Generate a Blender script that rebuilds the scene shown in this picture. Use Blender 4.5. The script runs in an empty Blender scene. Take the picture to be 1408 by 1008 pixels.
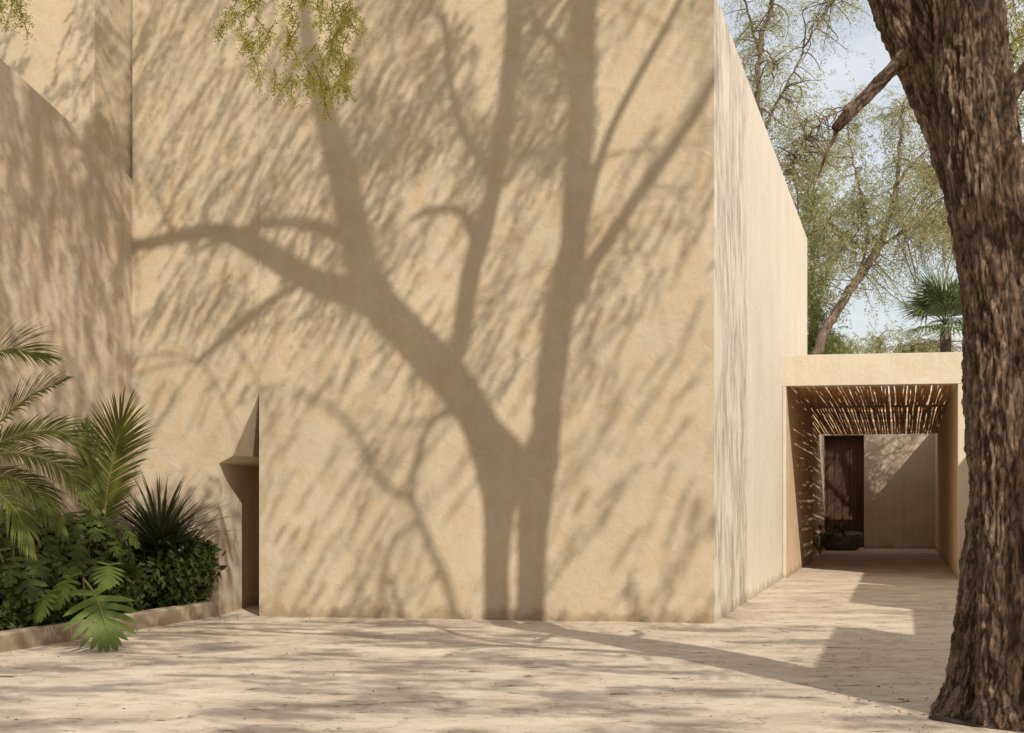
import bpy, math, random
import numpy as np
from mathutils import Vector, noise

# ------------------------------------------------------------------ camera, light
F = 1950.0          # focal length in photo pixels (photo 1408 x 1008)
CX, HY = 704.0, 690.0
H = 1.3             # camera height
SC = bpy.context.scene
COL = SC.collection
cam = bpy.data.cameras.new('camera'); camo = bpy.data.objects.new('camera', cam); COL.objects.link(camo)
camo.location = (0, 0, H); camo.rotation_euler = (math.radians(90), 0, 0)
cam.lens = F / 1408 * 36; cam.sensor_width = 36
cam.shift_y = (HY - 504) / 1408
cam.clip_start = 0.05; cam.clip_end = 2000
SC.camera = camo

AZ, EL = math.radians(20), math.radians(35)     # sun comes from behind the camera's right shoulder
S = Vector((-math.sin(AZ) * math.cos(EL), math.cos(AZ) * math.cos(EL), -math.sin(EL)))   # light travel direction
sun = bpy.data.lights.new('sun', 'SUN'); suno = bpy.data.objects.new('sun', sun); COL.objects.link(suno)
sun.energy = 4.7; sun.angle = math.radians(0.5); sun.color = (1.0, 0.935, 0.85)
suno.rotation_euler = S.to_track_quat('-Z', 'Y').to_euler()

world = bpy.data.worlds.new('World'); SC.world = world; world.use_nodes = True
wn, wl = world.node_tree.nodes, world.node_tree.links
wn.clear()
wo = wn.new('ShaderNodeOutputWorld'); bg = wn.new('ShaderNodeBackground'); bg.inputs['Strength'].default_value = 0.14
sky = wn.new('ShaderNodeTexSky'); sky.sky_type = 'NISHITA'; sky.sun_disc = False
sky.sun_elevation = EL; sky.sun_rotation = math.pi - AZ      # the sun stands at azimuth (sin AZ, -cos AZ)
sky.air_density = 1.0; sky.dust_density = 2.5; sky.ozone_density = 1.0
tc = wn.new('ShaderNodeTexCoord'); mp = wn.new('ShaderNodeMapping'); mp.inputs['Scale'].default_value = (1.0, 1.0, 2.6)
nz = wn.new('ShaderNodeTexNoise'); nz.inputs['Scale'].default_value = 3.2; nz.inputs['Detail'].default_value = 9; nz.inputs['Roughness'].default_value = .58
rp = wn.new('ShaderNodeValToRGB'); rp.color_ramp.elements[0].position = .40; rp.color_ramp.elements[1].position = .66
mx = wn.new('ShaderNodeMix'); mx.data_type = 'RGBA'
mul = wn.new('ShaderNodeMath'); mul.operation = 'MULTIPLY_ADD'; mul.inputs[1].default_value = .55; mul.inputs[2].default_value = .50
wl.new(tc.outputs['Generated'], mp.inputs['Vector']); wl.new(mp.outputs['Vector'], nz.inputs['Vector'])
wl.new(nz.outputs['Fac'], rp.inputs['Fac']); wl.new(rp.outputs['Color'], mul.inputs[0]); wl.new(mul.outputs[0], mx.inputs['Factor'])
wl.new(sky.outputs['Color'], mx.inputs['A']); mx.inputs['B'].default_value = (7.2, 7.0, 6.8, 1)
wl.new(mx.outputs['Result'], bg.inputs['Color']); wl.new(bg.outputs[0], wo.inputs[0])

SC.view_settings.view_transform = 'Standard'; SC.view_settings.look = 'None'
SC.view_settings.gamma = 1; SC.view_settings.use_curve_mapping = False
SC.view_settings.exposure = 0.0
SC.render.engine = 'CYCLES'
SC.cycles.max_bounces = 8; SC.cycles.diffuse_bounces = 5; SC.cycles.transparent_max_bounces = 8

RNG = np.random.default_rng(7)
random.seed(5)

# ------------------------------------------------------------------ helpers
def V(*a): return Vector(a)
def gp(px, py):
    "ground point seen at photo pixel"
    Y = F * H / (py - HY); return Vector(((px - CX) / F * Y, Y, 0))
def at(px, py, Y):
    "point at depth Y on the sight line of a photo pixel"
    return Vector(((px - CX) / F * Y, Y, H - (py - HY) / F * Y))
def zat(py, Y): return H - (py - HY) / F * Y
def on_line(px, P, d):
    "point of the plan line P + t d that the pixel column px sees"
    k = (px - CX) / F
    t = (k * P.y - P.x) / (d.x - k * d.y)
    return Vector((P.x + d.x * t, P.y + d.y * t, 0))
def proj(p):
    p = np.asarray(p); Y = np.maximum(p[..., 1], 1e-3)
    return CX + F * p[..., 0] / Y, HY - F * (p[..., 2] - H) / Y
def ground_z(p, z): return Vector((p.x, p.y, z))

def link(o, parent=None):
    COL.objects.link(o)
    if parent is not None: o.parent = parent
    return o
def tag(o, label=None, cat=None, group=None, kind=None):
    if label: o['label'] = label
    if cat: o['category'] = cat
    if group: o['group'] = group
    if kind: o['kind'] = kind
    return o
def empty(name, loc=(0, 0, 0)):
    o = bpy.data.objects.new(name, None); o.location = loc; o.empty_display_size = .3
    return link(o)
def mesh_obj(name, verts, faces, m, parent=None, smooth=False, loc=None):
    me = bpy.data.meshes.new(name)
    me.from_pydata([tuple(v) for v in verts], [], faces); me.materials.append(m)
    if smooth:
        me.polygons.foreach_set('use_smooth', [True] * len(me.polygons))
    me.update()
    o = bpy.data.objects.new(name, me)
    link(o, parent)
    if parent is not None:      # vertices are in world coordinates
        o.matrix_parent_inverse = parent.matrix_world.inverted() if False else __import__('mathutils').Matrix.Translation(-Vector(parent.location))
    return o
def quads_obj(name, verts, m, parent=None):
    "verts (N,4,3) array of separate quads"
    n = len(verts); me = bpy.data.meshes.new(name)
    me.vertices.add(n * 4); me.vertices.foreach_set('co', np.asarray(verts, dtype=np.float32).reshape(-1))
    me.loops.add(n * 4); me.loops.foreach_set('vertex_index', np.arange(n * 4, dtype=np.int32))
    me.polygons.add(n); me.polygons.foreach_set('loop_start', np.arange(0, n * 4, 4, dtype=np.int32))
    me.polygons.foreach_set('loop_total', np.full(n, 4, dtype=np.int32))
    me.materials.append(m); me.update(calc_edges=True)
    o = bpy.data.objects.new(name, me); link(o, parent)
    if parent is not None: o.matrix_parent_inverse = __import__('mathutils').Matrix.Translation(-Vector(parent.location))
    return o

class MB:
    def __init__(s): s.v = []; s.f = []
    def add(s, vs, fs):
        o = len(s.v); s.v += [Vector(v) for v in vs]; s.f += [tuple(i + o for i in f) for f in fs]
    def prism(s, poly, z0, z1):
        "plan polygon (counterclockwise) extruded; z1 may be a list of top heights"
        n = len(poly); z1 = z1 if isinstance(z1, (list, tuple)) else [z1] * n
        vs = [(p[0], p[1], z0) for p in poly] + [(p[0], p[1], z1[i]) for i, p in enumerate(poly)]
        fs = [tuple(range(n))[::-1], tuple(range(n, 2 * n))] + [(i, (i + 1) % n, n + (i + 1) % n, n + i) for i in range(n)]
        s.add(vs, fs)
    def tube(s, pts, rad, seg=8, caps=True):
        pts = [Vector(p) for p in pts]; n = len(pts); o = len(s.v)
        t = (pts[1] - pts[0]).normalized(); a = t.orthogonal().normalized()
        for i in range(n):
            t2 = (pts[min(i + 1, n - 1)] - pts[max(i - 1, 0)]).normalized()
            a = (a - t2 * a.dot(t2)).normalized(); b = t2.cross(a)
            for k in range(seg):
                w = 2 * math.pi * k / seg
                s.v.append(pts[i] + (a * math.cos(w) + b * math.sin(w)) * rad[i])
        for i in range(n - 1):
            for k in range(seg):
                k2 = (k + 1) % seg
                s.f.append((o + i * seg + k, o + i * seg + k2, o + (i + 1) * seg + k2, o + (i + 1) * seg + k))
        if caps:
            s.f.append(tuple(o + k for k in range(seg))[::-1]); s.f.append(tuple(o + (n - 1) * seg + k for k in range(seg)))
    def build(s, name, m, parent=None, smooth=False): return mesh_obj(name, s.v, s.f, m, parent, smooth)

def bevel(o, w=.008, seg=2):
    md = o.modifiers.new('soft_edge', 'BEVEL'); md.width = w; md.segments = seg; md.limit_method = 'ANGLE'; md.angle_limit = math.radians(40)
    return o

def crom(pts, n):
    "Catmull-Rom resampling of rows (any number of columns)"
    P = np.asarray(pts, float); P = np.vstack([2 * P[0] - P[1], P, 2 * P[-1] - P[-2]])
    out = []; m = len(P) - 3
    for u in np.linspace(0, m - 1e-6, n):
        i = int(u); t = u - i; p0, p1, p2, p3 = P[i:i + 4]
        out.append(.5 * (2 * p1 + (p2 - p0) * t + (2 * p0 - 5 * p1 + 4 * p2 - p3) * t * t + (3 * p1 - p0 - 3 * p2 + p3) * t ** 3))
    return np.array(out)

# ------------------------------------------------------------------ materials
def mat(name, rough=.9):
    m = bpy.data.materials.new(name); m.use_nodes = True
    b = m.node_tree.nodes['Principled BSDF']; b.inputs['Roughness'].default_value = rough
    b.inputs['Specular IOR Level'].default_value = .25
    return m, m.node_tree.nodes, m.node_tree.links, b
def tex(nodes, links, kind, scale, vec=None, sc3=None, **kw):
    t = nodes.new(kind)
    t.inputs['Scale'].default_value = scale
    for k, v in kw.items():
        t.inputs[k].default_value = v
    if vec is not None:
        if sc3 is not None:
            mpn = nodes.new('ShaderNodeMapping'); mpn.inputs['Scale'].default_value = sc3
            links.new(vec, mpn.inputs['Vector']); vec = mpn.outputs['Vector']
        links.new(vec, t.inputs['Vector'])
    return t
def ramp(nodes, links, fac, stops):
    r = nodes.new('ShaderNodeValToRGB'); e = r.color_ramp.elements
    while len(e) < len(stops): e.new(.5)
    for i, (p, c) in enumerate(stops):
        e[i].position = p; e[i].color = (*c, 1) if len(c) == 3 else c
    links.new(fac, r.inputs['Fac']); return r
def mixc(nodes, links, fac, a, b, blend='MIX'):
    m = nodes.new('ShaderNodeMix'); m.data_type = 'RGBA'; m.blend_type = blend
    for s, x in (('A', a), ('B', b)):
        if isinstance(x, tuple): m.inputs[s].default_value = (*x, 1)
        else: links.new(x, m.inputs[s])
    if isinstance(fac, float): m.inputs['Factor'].default_value = fac
    else: links.new(fac, m.inputs['Factor'])
    return m.outputs['Result']
def plaster(name, c, var=.14, streak=0.0, ochre=(.9, .74, .52)):
    m, n, l, b = mat(name, .92)
    g = n.new('ShaderNodeNewGeometry').outputs['Position']
    c0 = tuple(x * (1 - var) for x in c); c1 = tuple(min(1, x * (1 + var * .6)) for x in c)
    big = tex(n, l, 'ShaderNodeTexNoise', .75, g, Detail=6, Roughness=.62)
    r = ramp(n, l, big.outputs['Fac'], [(.32, c0), (.68, c1)])
    mid = tex(n, l, 'ShaderNodeTexNoise', 3.6, g, (1, 1, .75), Detail=7, Roughness=.66, Distortion=.5)
    r2 = ramp(n, l, mid.outputs['Fac'], [(.36, tuple(ochre)), (.56, (1, 1, 1))])
    col = mixc(n, l, .38, r.outputs['Color'], r2.outputs['Color'], 'MULTIPLY')
    fine = tex(n, l, 'ShaderNodeTexNoise', 42, g, Detail=5, Roughness=.7)
    r3 = ramp(n, l, fine.outputs['Fac'], [(.3, (.86, .85, .83)), (.6, (1, 1, 1))])
    col = mixc(n, l, .6, col, r3.outputs['Color'], 'MULTIPLY')
    if streak:
        st = tex(n, l, 'ShaderNodeTexNoise', 2.2, g, (5, 5, .22), Detail=5, Roughness=.6)
        r4 = ramp(n, l, st.outputs['Fac'], [(.38, (.80, .76, .70)), (.6, (1, 1, 1))])
        col = mixc(n, l, streak, col, r4.outputs['Color'], 'MULTIPLY')
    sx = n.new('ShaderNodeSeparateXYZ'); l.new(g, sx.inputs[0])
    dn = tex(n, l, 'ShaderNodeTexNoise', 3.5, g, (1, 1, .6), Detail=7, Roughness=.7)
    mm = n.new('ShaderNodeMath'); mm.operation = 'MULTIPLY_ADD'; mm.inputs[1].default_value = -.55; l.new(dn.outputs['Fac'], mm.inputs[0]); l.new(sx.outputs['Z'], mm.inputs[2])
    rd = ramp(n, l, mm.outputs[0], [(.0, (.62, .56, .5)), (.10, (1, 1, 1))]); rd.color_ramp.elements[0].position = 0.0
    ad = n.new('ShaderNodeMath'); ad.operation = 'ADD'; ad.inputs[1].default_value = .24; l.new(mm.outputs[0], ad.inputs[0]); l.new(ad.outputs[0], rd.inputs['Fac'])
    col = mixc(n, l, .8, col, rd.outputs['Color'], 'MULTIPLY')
    # faint hairline cracks
    vo = n.new('ShaderNodeTexVoronoi'); vo.feature = 'DISTANCE_TO_EDGE'; vo.inputs['Scale'].default_value = .55
    wn_ = tex(n, l, 'ShaderNodeTexNoise', 1.6, g, Detail=8, Roughness=.7); va = n.new('ShaderNodeVectorMath'); va.operation = 'MULTIPLY_ADD'; va.inputs[1].default_value = (.9, .9, .9)
    l.new(wn_.outputs['Color'], va.inputs[0]); l.new(g, va.inputs[2]); l.new(va.outputs[0], vo.inputs['Vector'])
    rc = ramp(n, l, vo.outputs['Distance'], [(.0, (.72, .66, .6)), (.0035, (1, 1, 1))])
    mk = ramp(n, l, mid.outputs['Fac'], [(.50, (0, 0, 0)), (.62, (1, 1, 1))])
    col = mixc(n, l, mk.outputs['Color'], col, mixc(n, l, 1.0, col, rc.outputs['Color'], 'MULTIPLY'))
    l.new(col, b.inputs['Base Color'])
    h1 = tex(n, l, 'ShaderNodeTexNoise', 5, g, Detail=6, Roughness=.55, Distortion=.8)
    h2 = tex(n, l, 'ShaderNodeTexNoise', 60, g, Detail=4, Roughness=.6)
    b1 = n.new('ShaderNodeBump'); b1.inputs['Strength'].default_value = .45; b1.inputs['Distance'].default_value = .03
    b2 = n.new('ShaderNodeBump'); b2.inputs['Strength'].default_value = .5; b2.inputs['Distance'].default_value = .003
    l.new(h1.outputs['Fac'], b1.inputs['Height']); l.new(h2.outputs['Fac'], b2.inputs['Height'])
    l.new(b1.outputs['Normal'], b2.inputs['Normal']); l.new(b2.outputs['Normal'], b.inputs['Normal'])
    return m
M = {}
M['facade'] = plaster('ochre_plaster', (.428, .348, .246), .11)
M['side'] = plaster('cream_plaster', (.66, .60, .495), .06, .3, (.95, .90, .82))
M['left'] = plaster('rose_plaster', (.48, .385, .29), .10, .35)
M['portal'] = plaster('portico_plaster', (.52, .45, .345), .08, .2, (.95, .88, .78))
M['passage'] = plaster('passage_bounce_plaster', (.60, .45, .30), .08, .2, (.95, .86, .74))  # portico plaster made oranger: warm bounce light put into the colour
M['niche'] = plaster('niche_bounce_plaster', (.74, .63, .48), .08, .2, (.95, .9, .84))  # wall plaster paled: bounce light that lifts the niche's shade is in the colour
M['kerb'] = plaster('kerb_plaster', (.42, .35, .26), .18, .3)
def rock(name, c, sc=6):
    m, n, l, b = mat(name, .85)
    g = n.new('ShaderNodeNewGeometry').outputs['Position']
    t = tex(n, l, 'ShaderNodeTexNoise', sc, g, Detail=8, Roughness=.7)
    r = ramp(n, l, t.outputs['Fac'], [(.3, tuple(x * .45 for x in c)), (.7, tuple(x * 1.5 for x in c))])
    l.new(r.outputs['Color'], b.inputs['Base Color'])
    bb = n.new('ShaderNodeBump'); bb.inputs['Distance'].default_value = .03; bb.inputs['Strength'].default_value = .8
    l.new(t.outputs['Fac'], bb.inputs['Height']); l.new(bb.outputs['Normal'], b.inputs['Normal']); return m
M['basalt'] = rock('basalt', (.13, .11, .095))
M['soil'] = rock('soil', (.04, .028, .02), 25)

def paving():
    m, n, l, b = mat('limestone_paving', .85)
    g = n.new('ShaderNodeNewGeometry').outputs['Position']
    big = tex(n, l, 'ShaderNodeTexNoise', .8, g, (.7, 1.6, 1), Detail=7, Roughness=.62)
    r = ramp(n, l, big.outputs['Fac'], [(.3, (.44, .36, .275)), (.7, (.63, .53, .415))])
    ban = tex(n, l, 'ShaderNodeTexNoise', 2.2, g, (1, 1.35, 1), Detail=9, Roughness=.70, Distortion=.9)
    r2 = ramp(n, l, ban.outputs['Fac'], [(.36, (.70, .63, .56)), (.56, (1, 1, 1))])
    col = mixc(n, l, .7, r.outputs['Color'], r2.outputs['Color'], 'MULTIPLY')
    # short dark fissures running across
    fis = tex(n, l, 'ShaderNodeTexNoise', 3.6, g, (1.0, 1.9, 1), Detail=10, Roughness=.80, Distortion=.7)
    r3 = ramp(n, l, fis.outputs['Fac'], [(.365, (.26, .20, .15)), (.405, (1, 1, 1))])
    col = mixc(n, l, .95, col, r3.outputs['Color'], 'MULTIPLY')
    vo = n.new('ShaderNodeTexVoronoi'); vo.feature = 'DISTANCE_TO_EDGE'; vo.inputs['Scale'].default_value = 2.3
    wn_ = tex(n, l, 'ShaderNodeTexNoise', 3.0, g, Detail=8, Roughness=.72); va = n.new('ShaderNodeVectorMath'); va.operation = 'MULTIPLY_ADD'; va.inputs[1].default_value = (.45, .45, .2)
    l.new(wn_.outputs['Color'], va.inputs[0]); l.new(g, va.inputs[2]); l.new(va.outputs[0], vo.inputs['Vector'])
    rj = ramp(n, l, vo.outputs['Distance'], [(.0, (.50, .42, .35)), (.022, (1, 1, 1))])
    mk = ramp(n, l, big.outputs['Fac'], [(.40, (1, 1, 1)), (.60, (.15, .15, .15))])
    col = mixc(n, l, mk.outputs['Color'], col, mixc(n, l, 1.0, col, rj.outputs['Color'], 'MULTIPLY'))
    spk = tex(n, l, 'ShaderNodeTexNoise', 60, g, (.7, 1.6, 1), Detail=4, Roughness=.75)
    r4 = ramp(n, l, spk.outputs['Fac'], [(.33, (.6, .55, .5)), (.47, (1, 1, 1))])
    col = mixc(n, l, .5, col, r4.outputs['Color'], 'MULTIPLY')
    l.new(col, b.inputs['Base Color'])
    b1 = n.new('ShaderNodeBump'); b1.inputs['Strength'].default_value = .6; b1.inputs['Distance'].default_value = .03
    b2 = n.new('ShaderNodeBump'); b2.inputs['Strength'].default_value = .8; b2.inputs['Distance'].default_value = .012
    l.new(ban.outputs['Fac'], b1.inputs['Height']); l.new(r3.outputs['Color'], b2.inputs['Height'])
    l.new(b1.outputs['Normal'], b2.inputs['Normal']); l.new(b2.outputs['Normal'], b.inputs['Normal'])
    return m
M['paving'] = paving()

def bark(name, c0, c1, fine=1.0):
    m, n, l, b = mat(name, .9)
    g = n.new('ShaderNodeNewGeometry').outputs['Position']
    a = tex(n, l, 'ShaderNodeTexNoise', 13, g, (1, 1, .3), Detail=10, Roughness=.76, Distortion=1.0)
    r = ramp(n, l, a.outputs['Fac'], [(.40, c0), (.52, tuple(x * .62 + y * .38 for x, y in zip(c0, c1))), (.62, c1), (.72, tuple(min(1, x * 1.7) for x in c1))])
    big = tex(n, l, 'ShaderNodeTexNoise', 2.2, g, (1, 1, .6), Detail=3)
    r2 = ramp(n, l, big.outputs['Fac'], [(.35, (.80, .70, .62)), (.65, (1.0, 1.0, 1.0))])
    col = mixc(n, l, .8, r.outputs['Color'], r2.outputs['Color'], 'MULTIPLY')
    at_ = n.new('ShaderNodeAttribute'); at_.attribute_name = 'groove'
    l.new(mixc(n, l, at_.outputs['Fac'], col, (c0[0] * .35, c0[1] * .33, c0[2] * .3)), b.inputs['Base Color'])
    b1 = n.new('ShaderNodeBump'); b1.inputs['Strength'].default_value = .9; b1.inputs['Distance'].default_value = .035 * fine
    h2 = tex(n, l, 'ShaderNodeTexNoise', 48, g, (1, 1, .45), Detail=8, Roughness=.75)
    b2 = n.new('ShaderNodeBump'); b2.inputs['Strength'].default_value = .9; b2.inputs['Distance'].default_value = .012 * fine
    l.new(a.outputs['Fac'], b1.inputs['Height']); l.new(h2.outputs['Fac'], b2.inputs['Height'])
    l.new(b1.outputs['Normal'], b2.inputs['Normal']); l.new(b2.outputs['Normal'], b.inputs['Normal'])
    return m
M['bark'] = bark('rough_bark', (.065, .040, .025), (.40, .285, .19))
M['far_bark'] = bark('far_bark', (.10, .075, .055), (.27, .21, .155))

def leafm(name, c0, c1, sc=3, trans=.35, rough=.45, vary=None):
    m, n, l, b = mat(name, rough)
    g = n.new('ShaderNodeNewGeometry')
    t = tex(n, l, 'ShaderNodeTexNoise', sc, g.outputs['Position'], Detail=4, Roughness=.8)
    r = ramp(n, l, t.outputs['Fac'], [(.35, c0), (.65, c1)])
    rv = n.new('ShaderNodeMath'); rv.operation = 'MULTIPLY'; rv.inputs[1].default_value = .6
    l.new(g.outputs['Random Per Island'], rv.inputs[0])
    col = mixc(n, l, rv.outputs[0], r.outputs['Color'], vary or c1)
    l.new(col, b.inputs['Base Color']); b.inputs['Specular IOR Level'].default_value = .22
    tr = n.new('ShaderNodeBsdfTranslucent'); l.new(col, tr.inputs['Color'])
    ms = n.new('ShaderNodeMixShader'); ms.inputs[0].default_value = trans
    l.new(b.outputs[0], ms.inputs[1]); l.new(tr.outputs[0], ms.inputs[2])
    l.new(ms.outputs[0], n['Material Output'].inputs['Surface']); return m
M['mesquite'] = leafm('mesquite_leaf', (.20, .20, .035), (.38, .35, .055), 2, .5, .6)
M['far_leaf'] = leafm('far_leaf', (.17, .185, .065), (.34, .345, .14), .5, .5, .6, (.50, .47, .27))
M['far_leaf_green'] = leafm('far_leaf_green', (.12, .15, .035), (.27, .29, .08), .6, .45, .6)
M['palm'] = leafm('palm_leaf', (.032, .052, .008), (.10, .122, .018), 3, .3, .6, (.17, .165, .028))
M['litter'] = leafm('dry_leaf', (.10, .06, .03), (.24, .17, .08), 8, .1, .8)
M['fan'] = leafm('fan_leaf', (.07, .10, .035), (.13, .16, .06), 2, .35)
M['rachis'] = leafm('rachis', (.16, .16, .04), (.22, .20, .07), 3, .1)
M['dark_leaf'] = leafm('dark_leaf', (.024, .042, .010), (.065, .098, .02), 5, .3, .5, (.10, .115, .025))
M['lobed'] = leafm('lobed_leaf', (.034, .058, .010), (.088, .118, .02), 5, .3, .55, (.125, .14, .028))
M['monstera'] = leafm('monstera_leaf', (.055, .095, .015), (.115, .155, .028), 6, .35, .55)
M['spike'] = leafm('spike_leaf', (.022, .04, .014), (.06, .085, .03), 4, .2, .35, (.075, .06, .03))

def wood(name, c0, c1, sc3=(9, 9, .6)):
    m, n, l, b = mat(name, .6)
    g = n.new('ShaderNodeNewGeometry').outputs['Position']
    a = tex(n, l, 'ShaderNodeTexNoise', 4, g, sc3, Detail=7, Roughness=.65)
    r = ramp(n, l, a.outputs['Fac'], [(.3, c0), (.7, c1)])
    l.new(r.outputs['Color'], b.inputs['Base Color'])
    bb = n.new('ShaderNodeBump'); bb.inputs['Distance'].default_value = .004; l.new(a.outputs['Fac'], bb.inputs['Height']); l.new(bb.outputs['Normal'], b.inputs['Normal'])
    return m
M['door'] = wood('dark_wood', (.045, .021, .012), (.11, .055, .03))
M['pole'] = wood('cane_wood', (.40, .22, .10), (.68, .45, .24), (6, .8, 6))
M['iron'] = wood('iron', (.02, .018, .016), (.04, .035, .03))

# ------------------------------------------------------------------ plan of the place
C0 = gp(982, 857)                                   # near corner of the main block
CL = gp(357, 847.2)                                 # door-side end of the proud slab
e = (C0 - CL).normalized()                          # along the facade, to the right
d = Vector((.2744, 1, 0)).normalized()              # along the flank, away from the camera
nrm = Vector((d.y, -d.x, 0))                        # right-hand normal of the flank

# ground: one gently uneven sheet near the camera, flat beyond
mb = MB()
xs = [-300, -60, -20] + list(np.linspace(-9, 13, 111)) + [20, 60, 300]
ys = [-200, -30, 2] + list(np.linspace(4, 30, 131)) + [45, 120, 600]
for y in ys:
    for x in xs:
        inn = -9 < x < 13 and 4 < y < 30
        mb.v.append(Vector((x, y, (noise.noise(Vector((x * 1.1, y * 1.1, 0))) * .006 + noise.noise(Vector((x * 2, y * 7, 3))) * .0045) if inn else 0)))
nx = len(xs)
for j in range(len(ys) - 1):
    for i in range(nx - 1): mb.f.append((j * nx + i, j * nx + i + 1, (j + 1) * nx + i + 1, (j + 1) * nx + i))
g = mb.build('ground', M['paving'], smooth=True); tag(g, 'pale limestone paving with short dark fissures across it', kind='structure')

# ------------------------------------------------------------------ main block
K = on_line(182, C0, e)                             # inner corner with the left walls
blk = empty('stucco_building', C0)
tag(blk, 'tall windowless ochre and cream stucco block in the middle carrying the tree shadow', 'building')
back = 16.0
ZR, ZL = 6.82, 7.75
def ztop(p): 
    u = (p - K).dot(e) / (C0 - K).dot(e); return ZL + (ZR - ZL) * u
# facade: polygon with the door niche cut out of its lower left
inn = -d
def fz(px, py):
    p = on_line(px, C0, e); return Vector((p.x, p.y, zat(py, p.y)))
def push(p, t): return p + d * t
A0 = fz(182, 0); A0.z = -.05
slab_t = .27
NL = fz(301, 0); NL.z = -.05; NLt = fz(301, 637)
NB = fz(320, 627); NA = fz(357, 540); NC = fz(357, 624.5); BR = fz(357, 0); BR.z = -.05
UL = Vector((K.x, K.y, ZL)); UM = Vector((BR.x, BR.y, ztop(BR))); UR = Vector((C0.x, C0.y, ZR)); LR = Vector((C0.x, C0.y, -.05))
vs = [A0, NL, NLt, NB, NA, UM, UL]                                         # left field
left_field = MB(); left_field.add(vs, [tuple(range(7))])
left_field.build('door_wall', M['facade'], blk)
# proud slab (right field), front face 12 mm proud, with thickness
pr = MB(); off = -d * .012
f4 = [BR + off, LR + off, UR + off, UM + off]; b4 = [v + d * slab_t for v in f4]
# subdivide the front a little so the trowelled relief is real geometry
NXs, NZs = 60, 66; vsg = []
for j in range(NZs + 1):
    for i in range(NXs + 1):
        u, w = i / NXs, j / NZs
        p = (f4[0] * (1 - u) + f4[1] * u) * (1 - w) + (f4[3] * (1 - u) + f4[2] * u) * w
        a = 0 if i in (0, NXs) or j in (0, NZs) else noise.noise(Vector((p.x * .9, p.z * .7, 4))) * .012 + noise.noise(Vector((p.x * 2.6, p.z * 2.2, 9))) * .004
        vsg.append(p - d * a)
fsg = [(j * (NXs + 1) + i, j * (NXs + 1) + i + 1, (j + 1) * (NXs + 1) + i + 1, (j + 1) * (NXs + 1) + i) for j in range(NZs) for i in range(NXs)]
fo = mesh_obj('facade_panel', vsg, fsg, M['facade'], blk, smooth=True)
pr.add(f4 + b4, [(1, 5, 6, 2), (3, 2, 6, 7), (0, 3, 7, 4), (4, 7, 6, 5)])
pr.build('facade_return', M['side'], blk)
# flank wall behind a narrow groove
G0 = C0 + d * (slab_t + .03) - nrm * .006
FE = on_line(1110, G0, d)
gm = MB(); q0 = C0 + d * (slab_t - .02) - nrm * .05
gm.prism([q0, q0 + d * .08, q0 + d * .08 - nrm * .2, q0 - nrm * .2][::-1], -.05, 6.80); gm.build('groove', M['side'], blk)
wallp = [G0, FE, FE - nrm * 5.2, G0 - nrm * 4.9]
fl = MB(); fl.prism(wallp, -.05, [6.80, 6.93, 6.93, 6.80]); fo = fl.build('flank_wall', M['side'], blk); bevel(fo, .01)
# door niche: facet, soffit, jamb, back, floor shadow side
nd = MB()
Jb = on_line(362, gp(357, 828), e); Jtop = zat(637, Jb.y)
JB0 = Vector((Jb.x, Jb.y, -.05)); JB1 = Vector((Jb.x, Jb.y, NLt.z))
CR = NC + d * .55; CR.z = NC.z
nd.add([NL, NLt, JB1, JB0], [(0, 1, 2, 3)])                                  # splayed jamb
nd.build('niche_jamb', M['niche'], blk)
nd = MB(); NR = BR + d * .27 ; NRt = Vector((NR.x, NR.y, NLt.z))
CF = Vector((NC.x, NC.y, NC.z)) + d * 1.6
R1 = BR + d * 2.4 + e * .25
nd.add([NLt, NB, CF, Vector((R1.x, R1.y, JB1.z)), JB1], [(0, 1, 2), (0, 2, 3, 4)]); nd.build('niche_soffit', M['niche'], blk)
nd = MB(); nd.add([NA, NB, CF], [(0, 1, 2)]); nd.build('niche_hood', M['facade'], blk)
nd = MB(); R1 = BR + d * 2.4 + e * .25
nd.add([JB0, JB1, Vector((R1.x, R1.y, JB1.z)), Vector((R1.x, R1.y, -.05)), ], [(0, 1, 2, 3)])
nd.add([BR + d * .02 + e*.02, Vector((R1.x, R1.y, -.05)), Vector((R1.x, R1.y, 2.7)), NA + d * .02 + e*.02], [(0, 1, 2, 3)])
nd.build('niche_back', M['niche'], blk)
# hidden body behind the facade
hb = MB(); kb = K + d * 2.8; cb = C0 + d * 2.8 - nrm * 1.0
rb = MB(); rb.prism([K + d * .3, C0 + d * .3 - nrm * .3, C0 + d * 5 - nrm * .3, K + d * 5], 6.5, 6.7); rb.build('roof', M['side'], blk)

# ------------------------------------------------------------------ left walls
lw = MB(); LP = K + nrm * .0
t1 = 4.4
P0, P1 = LP + d * .02, LP - d * t1
zr = lambda t: 5.03 + .262 * t
lw.prism([P1, P0, P0 - nrm * .28, P1 - nrm * .28], -.05, [zr(t1), zr(0), zr(0), zr(t1)])
o = lw.build('garden_wall', M['left']); bevel(o, .008)
tag(o, 'low pinkish stucco wall with a raked top on the left behind the palms', 'wall')
tw = MB(); T0 = LP - nrm * .05
TC = on_line(130, T0, d)
tw.prism([TC - e * 4, TC, T0 + d * 1.5, T0 + d * 1.5 - e * 4], -.05, 8.6)
o = tw.build('side_wing', M['facade']); bevel(o, .01)
tag(o, 'tall sunlit stucco wing rising behind the raked garden wall at top left', 'building')

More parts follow.
